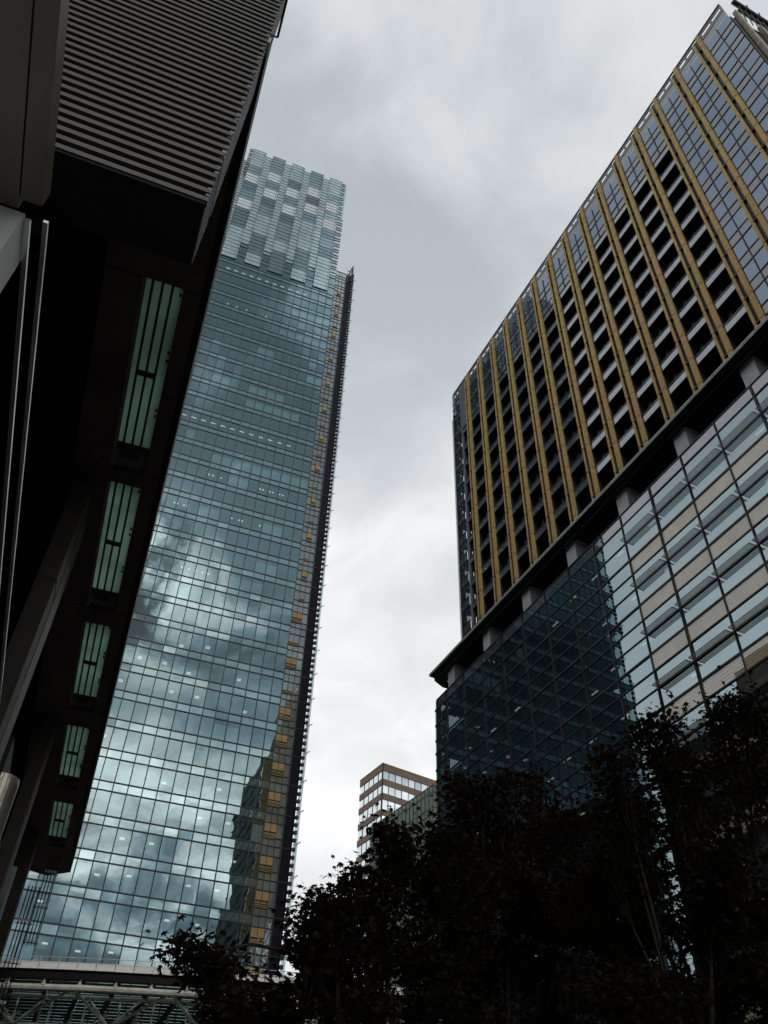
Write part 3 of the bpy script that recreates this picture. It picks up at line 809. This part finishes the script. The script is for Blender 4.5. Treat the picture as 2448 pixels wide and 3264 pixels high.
for i in range(0, len(cuts) - 1, 2): b.box(CF, cuts[i], cuts[i + 1], s0 - .05, s1 + .05, ZC + .20, ZC + .5)
b.build('canopy_roof', MT['fascia'], gal)
b = MB()
for q in range(7):
    a0 = E_N + (E_F - E_N) * q / 7; b.box(CF, a0 + .02, a0 + (E_F - E_N) / 7 - .02, -.14, 0, ZC - .02, ZC + .95)
b.build('edge_fascia', MT['fascia'], gal)
b = MB(); b.poly([CF(E_F, -.0, ZC), CF(E_F + 1.0, -1.1, ZC), CF(E_F + .2, -3.1, ZC), CF(E_F, -3.1, ZC)])
b.poly([CF(E_F, -.0, ZC + .9), CF(E_F + 1.0, -1.1, ZC + .9), CF(E_F + .2, -3.1, ZC + .9), CF(E_F, -3.1, ZC + .9)])
b.poly([CF(E_F, 0, ZC), CF(E_F + 1.0, -1.1, ZC), CF(E_F + 1.0, -1.1, ZC + .9), CF(E_F, 0, ZC + .9)])
b.poly([CF(E_F + 1.0, -1.1, ZC), CF(E_F + .2, -3.1, ZC), CF(E_F + .2, -3.1, ZC + .9), CF(E_F + 1.0, -1.1, ZC + .9)])
b.build('canopy_end', MT['fascia'], gal)
for (a, c) in skl:
    q = MB(); q.box(CF, a - .03, c + .03, s0 - .03, s1 + .03, ZC + .16, ZC + .19); so_ = q.build('skylight', MT['frit'], gal)
    q = MB(); q.box(CF, c + .035, c + .95, s0 - .06, s1 + .06, ZC + .165, ZC + .19); q.box(CF, a, c + .83, s0 - .01, s0 + .07, ZC + .03, ZC + .15); q.build('well', MT['well'], so_)
    q = MB(); q.box(CF, c + .32, c + .45, s0 + .28, s1 - .28, ZC + .05, ZC + .16); q.build('bracket', MT['bar'], so_)
    q = MB(); w4 = (s1 - s0) / 4; m_ = a + (c - a) * .52
    for r in (1, 2, 3): q.box(CF, a, c + .5, s0 + w4 * r - .026, s0 + w4 * r + .026, ZC + .06, ZC + .14)
    q.box(CF, m_ - .06, m_ + .06, s0 + w4, s0 + 3 * w4, ZC + .05, ZC + .13)
    q.box(CF, c - .02, c + .10, s0, s1, ZC + .04, ZC + .15)
    for f_ in (.04, .36, .41, .72, .76): q.box(CF, a + (c - a) * f_, a + (c - a) * f_ + .05, s1 - .05, s1, ZC + .08, ZC + .15)
    q.build('bars', MT['bar'], so_)
# railing and lamp box on the near canopy edge
b = MB()
for (a0, a1) in ((2.0, 4.0), (4.1, 5.7)):
    b.tube([CF(a0, .07, ZC + .9), CF(a1, .07, ZC + .9)], .022, 6); 
    for a in (a0, a1): b.tube([CF(a, .07, ZC + .9), CF(a, -.4, ZC + .9)], .018, 6)
b.build('edge_rail', MT['rodm'], gal)
b = MB(); b.box(CF, E_N - .22, E_N - .02, -.20, .0, ZC + .02, ZC + .25); b.build('junction_box', MT['beam'], gal)
# louvre box hung in front of the canopy
ZBX, YBX = 11.6, 5.49
XB1, XB0 = -.563, -7.0
BF = Frame((0, YBX, 0), (1, 0, 0), (0, -1, 0))
b = MB(); b.box(XYZ, XB0, XB1 - .06, YBX + .12, YBX + .95, ZBX + .02, 24.5); b.build('louvre_body', MT['blackin'], gal)
b = MB(); zz = ZBX + .01; pitch = .218
while zz < 23.8:
    b.box(BF, XB0, XB1, -.10, .0, zz, zz + pitch * .44); zz += pitch
b.build('louvre_slats', MT['slat'], gal)
b = MB()
for i in range(7): b.box(XYZ, XB1 - .05, XB1 - .005 + .002 * i, YBX + .02, YBX + .93, ZBX + .02 + i * .16, ZBX + .07 + i * .16)
zz = ZBX + 1.3
while zz < 23.8:
    b.box(XYZ, XB1 - .05, XB1 + .01, YBX + .02, YBX + .93, zz, zz + .06); zz += .16
b.build('side_slats', MT['sideslat'], gal)
b = MB(); b.box(XYZ, XB0, XB1 - .02, YBX + .02, YBX + .93, ZBX - .05, ZBX + .01); b.build('box_underside', MT['blackin'], gal)
# low glossy soffit over the viewer's left, white wall below it
ZLS = 10.1
b = MB(); b.box(XYZ, -9, -2.36, 3.35, 5.5, ZLS, ZLS + .3); b.box(XYZ, -2.34, -2.12, 3.2, 5.38, ZLS, ZLS + .3); b.build('low_soffit', MT['soffit2'], gal)
b = MB(); b.box(XYZ, -9, -2.275, 5.52, 6.1, 0, ZLS - .02); b.build('white_end_wall', MT['whitew'], gal)
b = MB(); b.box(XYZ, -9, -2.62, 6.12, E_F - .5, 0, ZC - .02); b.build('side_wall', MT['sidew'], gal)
b = MB(); b.box(XYZ, -2.62, -2.50, 26, E_F + 3, 0, 14.2); b.box(XYZ, -8, -2.50, E_F + 3.02, 65.5, 0, 26); b.build('ribbed_wall', MT['ribwall'], gal)
for x, z, a1 in ((-2.262, 10.02, 22.0), (-2.225, 10.62, 19.5)):
    b = MB(); b.box(XYZ, x, x + .055, 5.56 if z < 10.3 else 5.9, a1, z, z + .05); b.build('light_trim', MT['trim'], gal)
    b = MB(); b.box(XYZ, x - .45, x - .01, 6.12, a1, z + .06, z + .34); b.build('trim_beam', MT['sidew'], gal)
# blade pillars
for y0, d in ((17.35, 2.25), (30.6, 2.0), (41.5, 1.8)):
    xo = .02 * (y0 - 17.35)
    b = MB(); b.box(XYZ, -2.45 + xo, -2.0 + xo, y0, y0 + d * .45 - .03, 0, ZC - .03)
    for zz in (4.4, 8.8): pass
    p_ = b.build('pillar', MT['pillar'], gal)
    b = MB(); b.box(XYZ, -2.44 + xo, -1.99 + xo, y0 + d * .45 + .03, y0 + d, 0, ZC - .03); b.build('pillar_rear', MT['pillar2'], p_)
    b = MB(); b.box(XYZ, -2.43 + xo, -2.02 + xo, y0 + d * .45 - .04, y0 + d * .45 + .04, 0, ZC - .04)
    for zz in (5.0, 9.6, 14): b.box(XYZ, -2.455 + xo, -1.985 + xo, y0 - .003, y0 + d * .45 - .05, zz, zz + .03)
    b.build('pillar_joint', MT['bar'], p_)
# vertical glazing rods with white fittings under the far end of the canopy
for (y, xa, nrod, z0, z1) in ((43.6, -.80, 4, 13.3, 17.3), (40.0, -1.22, 4, 4.0, 14.6)):
    b = MB(); f_ = MB()
    for r in range(nrod):
        x = xa + r * .145
        b.tube([(x, y, z0), (x, y, z1)], .026, 6)
        z = z0 + .15
        while z < z1:
            f_.box(XYZ, x - .045, x + .045, y - .09, y - .03, z, z + .11); z += 1.5
    z = z0 + .12
    while z < z1: b.box(XYZ, xa - .1, xa + .145 * nrod, y - .02, y + .02, z - .03, z); z += 1.5
    rr = b.build('glazing_rods', MT['rodm'], gal); f_.build('fittings', MT['node'], rr)

# ------------------------------------------------------------------ steel post
b = MB(); b.tube([(-1.09, 12, 0), (-1.09, 12, 6.72), (-1.09, 12, 6.8)], [.205, .205, .195], 28)
b.build('steel_post', MT['steel'], label='brushed steel round post with a flat top beside the dark pillar', cat='post', smooth_=False)

# ------------------------------------------------------------------ glass roof with white rim and tube trusses
rim = empty('glass_roof_canopy', (8, 56, 0), 'low curved glass roof with white rim on grey tube trusses before the tower foot', 'canopy')
def ry(x): return 55.7 - .36 * x + .0065 * x * x      # plan line of the rim
XA = np.arange(-4.0, 21.0, 1.02)
ZRM = 15.45
its, itb = [], []
bp, bd, br_ = MB(), MB(), MB()
for i in range(len(XA) - 1):
    x0, x1 = XA[i], XA[i + 1]; p0, p1 = (x0, ry(x0)), (x1, ry(x1))
    its.append(((x0, ry(x0), ZRM), lambda q, x0=x0, x1=x1: q.poly([(x0 + .02, ry(x0), ZRM), (x1 - .02, ry(x1), ZRM), (x1 - .02, ry(x1) + .30, ZRM + .45), (x0 + .02, ry(x0) + .30, ZRM + .45)])))
    for (za_, zb_, oy) in ((ZRM - .44, ZRM - .02, .12),):
        bd.poly([(x0, p0[1] + oy, za_), (x1, p1[1] + oy, za_), (x1, p1[1] + oy, zb_), (x0, p0[1] + oy, zb_)])
        bd.poly([(x0, p0[1] + oy, za_), (x1, p1[1] + oy, za_), (x1, p1[1] + oy + .9, za_ + .1), (x0, p0[1] + oy + .9, za_ + .1)])
        bd.poly([(x0, p0[1] + oy - .14, zb_), (x1, p1[1] + oy - .14, zb_), (x1, p1[1] + oy + .9, zb_), (x0, p0[1] + oy + .9, zb_)])
    br_.tube([(x0, p0[1] - .05, ZRM + .60), (x1, p1[1] - .05, ZRM + .60)], .02, 5, cap=False)
    br_.tube([(x0, p0[1] - .05, ZRM - .02), (x0, p0[1] - .05, ZRM + .60)], .022, 5, cap=False)
many('rim_panel', its, MT['roofwhite'], rim); bd.build('edge_beam', MT['fascia'], rim); br_.build('rim_rail', MT['tubeM'], rim)
its = []
ztop, zlow = ZRM - .86, ZRM - 1.9
def tb(name_pts, r, lst): lst.append((name_pts[0], lambda q, p=name_pts, r=r: q.tube(p, r, 8)))
y1 = lambda x: ry(x) + .3
y2 = lambda x: ry(x) + 4.2
y3 = lambda x: ry(x) + 8.0
its_ch, its_dg = [], []
tb([(-3.5, y1(-3.5), ztop), (3, y1(3), ztop + .03), (9.2, y1(9.2), ztop + .05)], .165, its_ch)
tb([(9.4, y1(9.4), ztop + .05), (20, y1(20), ztop)], .145, its_ch)
tb([(-3.5, y2(-3.5), zlow), (8, y2(8), zlow), (20, y2(20), zlow)], .13, its_ch)
tb([(-3.5, y2(-3.5), ztop + .5), (8, y2(8), ztop + .5), (20, y2(20), ztop + .5)], .11, its_ch)
tb([(-3.5, y3(-3.5), zlow - .2), (8, y3(8), zlow - .2), (20, y3(20), zlow - .2)], .12, its_ch)
x = -3.0; k = 0
while x < 19:
    tb([(x, y1(x), ztop), (x + 2.6, y2(x + 2.6), zlow)], .085, its_dg); tb([(x + 2.6, y2(x + 2.6), zlow), (x + 5.2, y1(x + 5.2), ztop)], .085, its_dg)
    tb([(x + 1.1, y2(x + 1.1), ztop + .5), (x + 2.6, y2(x + 2.6), zlow)], .07, its_dg); tb([(x + 2.6, y2(x + 2.6), zlow), (x + 4.2, y2(x + 4.2), ztop + .5)], .07, its_dg)
    tb([(x + 2.6, y2(x + 2.6), zlow), (x + 1.3, y3(x + 1.3), zlow - .2)], .07, its_dg)
    tb([(x + .4, y3(x + .4), zlow - .2), (x + 2.8, y3(x + 2.8) + 1, ztop + .6)], .06, its_dg)
    x += 5.2
many('truss_chord', its_ch, MT['tubeM'], rim); many('truss_diagonal', its_dg, MT['tubeM'], rim)
its = []
x = -3.2
while x < 19:
    its.append(((x, y1(x), ztop), lambda q, x=x: (q.tube([(x, y1(x), ztop), (x, y1(x), ZRM - .40)], .07, 8), q.tube([(x, y1(x), ztop + .1), (x, y1(x), ztop + .22)], .13, 8))))
    its.append(((x + .8, y2(x + .8), zlow), lambda q, x=x + .8: q.tube([(x, y2(x), zlow - 3.5), (x, y2(x), ztop + .5)], .06, 8)))
    its.append(((x + .3, y3(x + .3), zlow), lambda q, x=x + .3: q.tube([(x, y3(x), zlow - 6), (x, y3(x), ztop + .5)], .08, 8)))
    x += 1.9
many('strut', its, MT['tubeM'], rim)
b = MB(); yy = 1.2
while yy < 26:
    for x0 in np.arange(-5, 21, 2.0):
        b.box(Frame((x0, ry(x0) + yy, 0), (1, -.36 + .013 * x0, 0), (0, 1, 0)), 0, 1.98, 0, .55, ZRM + .02 + yy * .02, ZRM + .06 + yy * .02)
    yy += .95
for x0 in np.arange(-5, 21, 1.9): b.box(XYZ, x0, x0 + .22, ry(x0) + 1, ry(x0) + 26, ZRM - .3, ZRM + .0)
b.build('roof_slats', MT['slatdark'], rim)
b = MB()
for x0 in np.arange(-5, 21, 2.0):
    x1 = x0 + 2.0; b.poly([(x0, ry(x0) + 1, ZRM + .3), (x1, ry(x1) + 1, ZRM + .3), (x1, ry(x1) + 26, ZRM + .9), (x0, ry(x0) + 26, ZRM + .9)])
b.build('roof_glass', MT['roofglass'], rim)
# hall wall behind the trusses
b = MB(); b.box(XYZ, -6, 21, 82.5, 83, 0, ZRM + .4); b.build('back_wall', MT['slatdark'], rim)
its = []
for x in (-3.5, 4.5, 12.5, 19.5):
    its.append(((x, y2(x), 6), lambda q, x=x: q.tube([(x, y2(x), 0), (x, y2(x), zlow)], .2, 12)))
many('column', its, MT['tubeM'], rim)

# ------------------------------------------------------------------ maple trees
def leaf_template():
    ang = [0, 28, 52, 78, 100, 128, 150]
    pts = []
    lob = [(0, 1.0), (20, .42), (48, .86), (70, .36), (98, .60), (125, .26), (160, .22)]
    for a, r in lob: pts.append((r * math.sin(math.radians(a)), r * math.cos(math.radians(a))))
    pts2 = pts + [(-x_, y_) for x_, y_ in reversed(pts[1:])]
    return np.array([(x_, y_, -.18 * (x_ * x_ + y_ * y_)) for x_, y_ in pts2])
LT = leaf_template()
def leaves(parent, pos, size, m, name='crown'):
    n = len(pos); k = len(LT)
    yaw = rng.uniform(0, 2 * math.pi, n); tilt = rng.normal(0.35, .45, n); roll = rng.normal(0, .45, n)
    sc = size * rng.uniform(.6, 1.15, n)
    P = LT[None] * sc[:, None, None]
    def rx(P, a): c, s_ = np.cos(a)[:, None], np.sin(a)[:, None]; return np.stack([P[..., 0], c * P[..., 1] - s_ * P[..., 2], s_ * P[..., 1] + c * P[..., 2]], -1)
    def ryy(P, a): c, s_ = np.cos(a)[:, None], np.sin(a)[:, None]; return np.stack([c * P[..., 0] + s_ * P[..., 2], P[..., 1], -s_ * P[..., 0] + c * P[..., 2]], -1)
    def rz(P, a): c, s_ = np.cos(a)[:, None], np.sin(a)[:, None]; return np.stack([c * P[..., 0] - s_ * P[..., 1], s_ * P[..., 0] + c * P[..., 1], P[..., 2]], -1)
    P = rz(ryy(rx(P, -tilt), roll), yaw) + (pos - wloc(parent))[:, None]
    me = bpy.data.meshes.new(name)
    me.vertices.add(n * k); me.vertices.foreach_set('co', P.reshape(-1).astype('f4'))
    me.loops.add(n * k); me.loops.foreach_set('vertex_index', np.arange(n * k, dtype='i4'))
    me.polygons.add(n); me.polygons.foreach_set('loop_start', np.arange(0, n * k, k, dtype='i4')); me.polygons.foreach_set('loop_total', np.full(n, k, 'i4'))
    me.materials.append(m); me.update(calc_edges=True); me.validate()
    o = bpy.data.objects.new(name, me); COL.objects.link(o); o.parent = parent
    return o
def maple(base, clumps, label, m, dens=1.0, limbs=()):
    tr_ = empty('maple_tree', base, label, 'maple tree', 'maple trees in the plaza')
    base = np.array(base, float)
    cl_ = [np.array(c) for c in clumps]
    cen = np.mean([c[:3] for c in cl_], 0)
    fork = base + (cen - base) * V3(.25, .25, 0) + V3(0, 0, 1.7)
    wd = MB(); P = []
    wd.tube([base, base + (fork - base) * .5 + V3(.05, -.03, 0), fork], [.14, .11, .095], 10)
    nl = 4
    order = sorted(range(len(cl_)), key=lambda i: cl_[i][0])
    groups = [order[i::nl] for i in range(nl)]
    groups = [order[int(len(order) * i / nl):int(len(order) * (i + 1) / nl)] for i in range(nl)]
    for gidx in groups:
        if not gidx: continue
        gc = np.mean([cl_[i][:3] for i in gidx], 0)
        node = fork + (gc - fork) * .55 - V3(0, 0, .25)
        midp = fork + (node - fork) * .5 + V3(rng.normal(0, .08), rng.normal(0, .08), .1)
        wd.tube([fork, midp, node], [.075, .06, .048], 8)
        for i in gidx:
            c = cl_[i][:3]; r = cl_[i][3]
            m1 = node + (c - node) * .5 + rng.normal(0, .07, 3) - V3(0, 0, .06)
            wd.tube([node, m1, c], [.034, .022, .012], 6)
            n_tw = int(10 + 30 * r)
            for q in range(n_tw):
                d = rng.normal(0, 1, 3); d /= np.linalg.norm(d); d[2] *= .6
                tip = c + d * r * rng.uniform(.55, 1.12)
                st = m1 + (c - m1) * rng.uniform(.3, 1)
                mm = st + (tip - st) * .5 + rng.normal(0, .03, 3)
                wd.tube([st, mm, tip], [.009, .006, .003], 4, cap=False)
                nlv = int(dens * (17 + 42 * r) * rng.uniform(.5, 1.4))
                f_ = rng.uniform(.25, 1.08, nlv)[:, None]
                p_ = st + (tip - st) * f_ + rng.normal(0, 1, (nlv, 3)) * V3(.12, .12, .07)
                P.append(p_)
    for lb in limbs: wd.tube(*lb, 7)
    wd.build('trunk', MT['bark'], tr_, smooth_=True)
    leaves(tr_, np.concatenate(P), .07, m)
    return tr_
TA = [(1.34, 8.25, 3.94, .21), (1.26, 8.53, 4.05, .12), (1.82, 9.54, 4.22, .19), (2.62, 9.15, 4.9, .12), (2.55, 8.27, 4.62, .15), (2.98, 8.88, 5.15, .14), (3.2, 8.96, 5.0, .27), (2.39, 8.39, 4.45, .24), (3.04, 9.42, 4.86, .38), (2.34, 8.3, 4.2, .21), (2.8, 8.8, 4.25, .41), (3.28, 9.03, 4.52, .5), (3.37, 8.88, 5.7, .22), (3.64, 9.16, 5.63, .4), (3.99, 9.43, 5.35, .52), (2.86, 9.82, 4.27, .41), (2.99, 8.61, 3.86, .45), (3.92, 9.27, 4.68, .52), (3.96, 9.35, 4.14, .5), (2.16, 8.63, 3.72, .35), (1.64, 8.1, 3.57, .22), (4.4, 9.5, 5.5, .5), (4.5, 9.5, 4.9, .5), (4.25, 9.4, 5.95, .26), (4.9, 9.8, 5.6, .45), (1.95, 8.8, 3.6, .4), (3.6, 9.2, 3.5, .6), (4.5, 9.3, 3.9, .6)]
TB = [(5.59, 11.85, 8.1, .2), (5.37, 10.64, 7.4, .22), (5.82, 10.67, 7.6, .22), (6.93, 11.71, 8.3, .26), (5.4, 11.15, 7.35, .38), (5.91, 10.95, 7.07, .52), (5.63, 11.49, 6.61, .7), (5.66, 10.15, 5.93, .67), (6.98, 11.37, 7.44, .55), (5.7, 10.77, 5.41, .84), (6.39, 10.26, 5.68, .76), (5.45, 11.29, 4.86, .71), (6.94, 11.78, 5.23, .9), (7.3, 11, 7.4, .4), (7.4, 11, 6.6, .6), (5.0, 10.8, 6.5, .5), (7.6, 10.8, 5.8, .7), (6.2, 11.0, 4.4, .8)]
TC = [(5.87, 7.97, 6.66, .27), (7.06, 8.73, 7.8, .27), (6.9, 8.14, 7.55, .25), (6.72, 8.94, 6.71, .46), (7.45, 8.9, 7.44, .4), (7.09, 7.99, 6.93, .32), (8.83, 9.09, 8.62, .34), (8.95, 8.78, 8.64, .34), (9.42, 8.83, 8.56, .39), (8.84, 9.08, 7.92, .52), (8.54, 8.37, 7.05, .51), (7.72, 8.97, 6.7, .6), (6.97, 9.18, 6.02, .65), (7.05, 7.78, 5.72, .62), (6.32, 9.13, 5.14, .68), (6.85, 8.31, 5.15, .72), (7.91, 8.46, 5.35, .68), (5.52, 7.86, 4.07, .62), (7.29, 8.86, 4.52, .8), (7.46, 8.13, 4.43, .62), (6.3, 8.5, 4.2, .7), (5.7, 8.3, 5.6, .4), (6.2, 8.4, 6.1, .4)]
maple((3.3, 9.0, 0), TA, 'maple tree with dark bronze leaves and a limb reaching left before the tower foot', MT['leaf_green'], 1.0, [([(1.35, 8.3, 3.95), (1.8, 8.4, 4.12), (2.15, 8.45, 4.13), (2.45, 8.5, 3.98), (2.9, 8.7, 3.6), (3.35, 8.9, 2.4)], [.008, .014, .02, .026, .036, .05])])
maple((6.0, 11.2, 0), TB, 'dark reddish maple tree in front of the podium glass between two other maples', MT['leaf_red'], .85)
maple((7.2, 8.6, 0), TC, 'tallest maple tree, its crown rising at the right before the striped podium', MT['leaf_green'], 1.0)
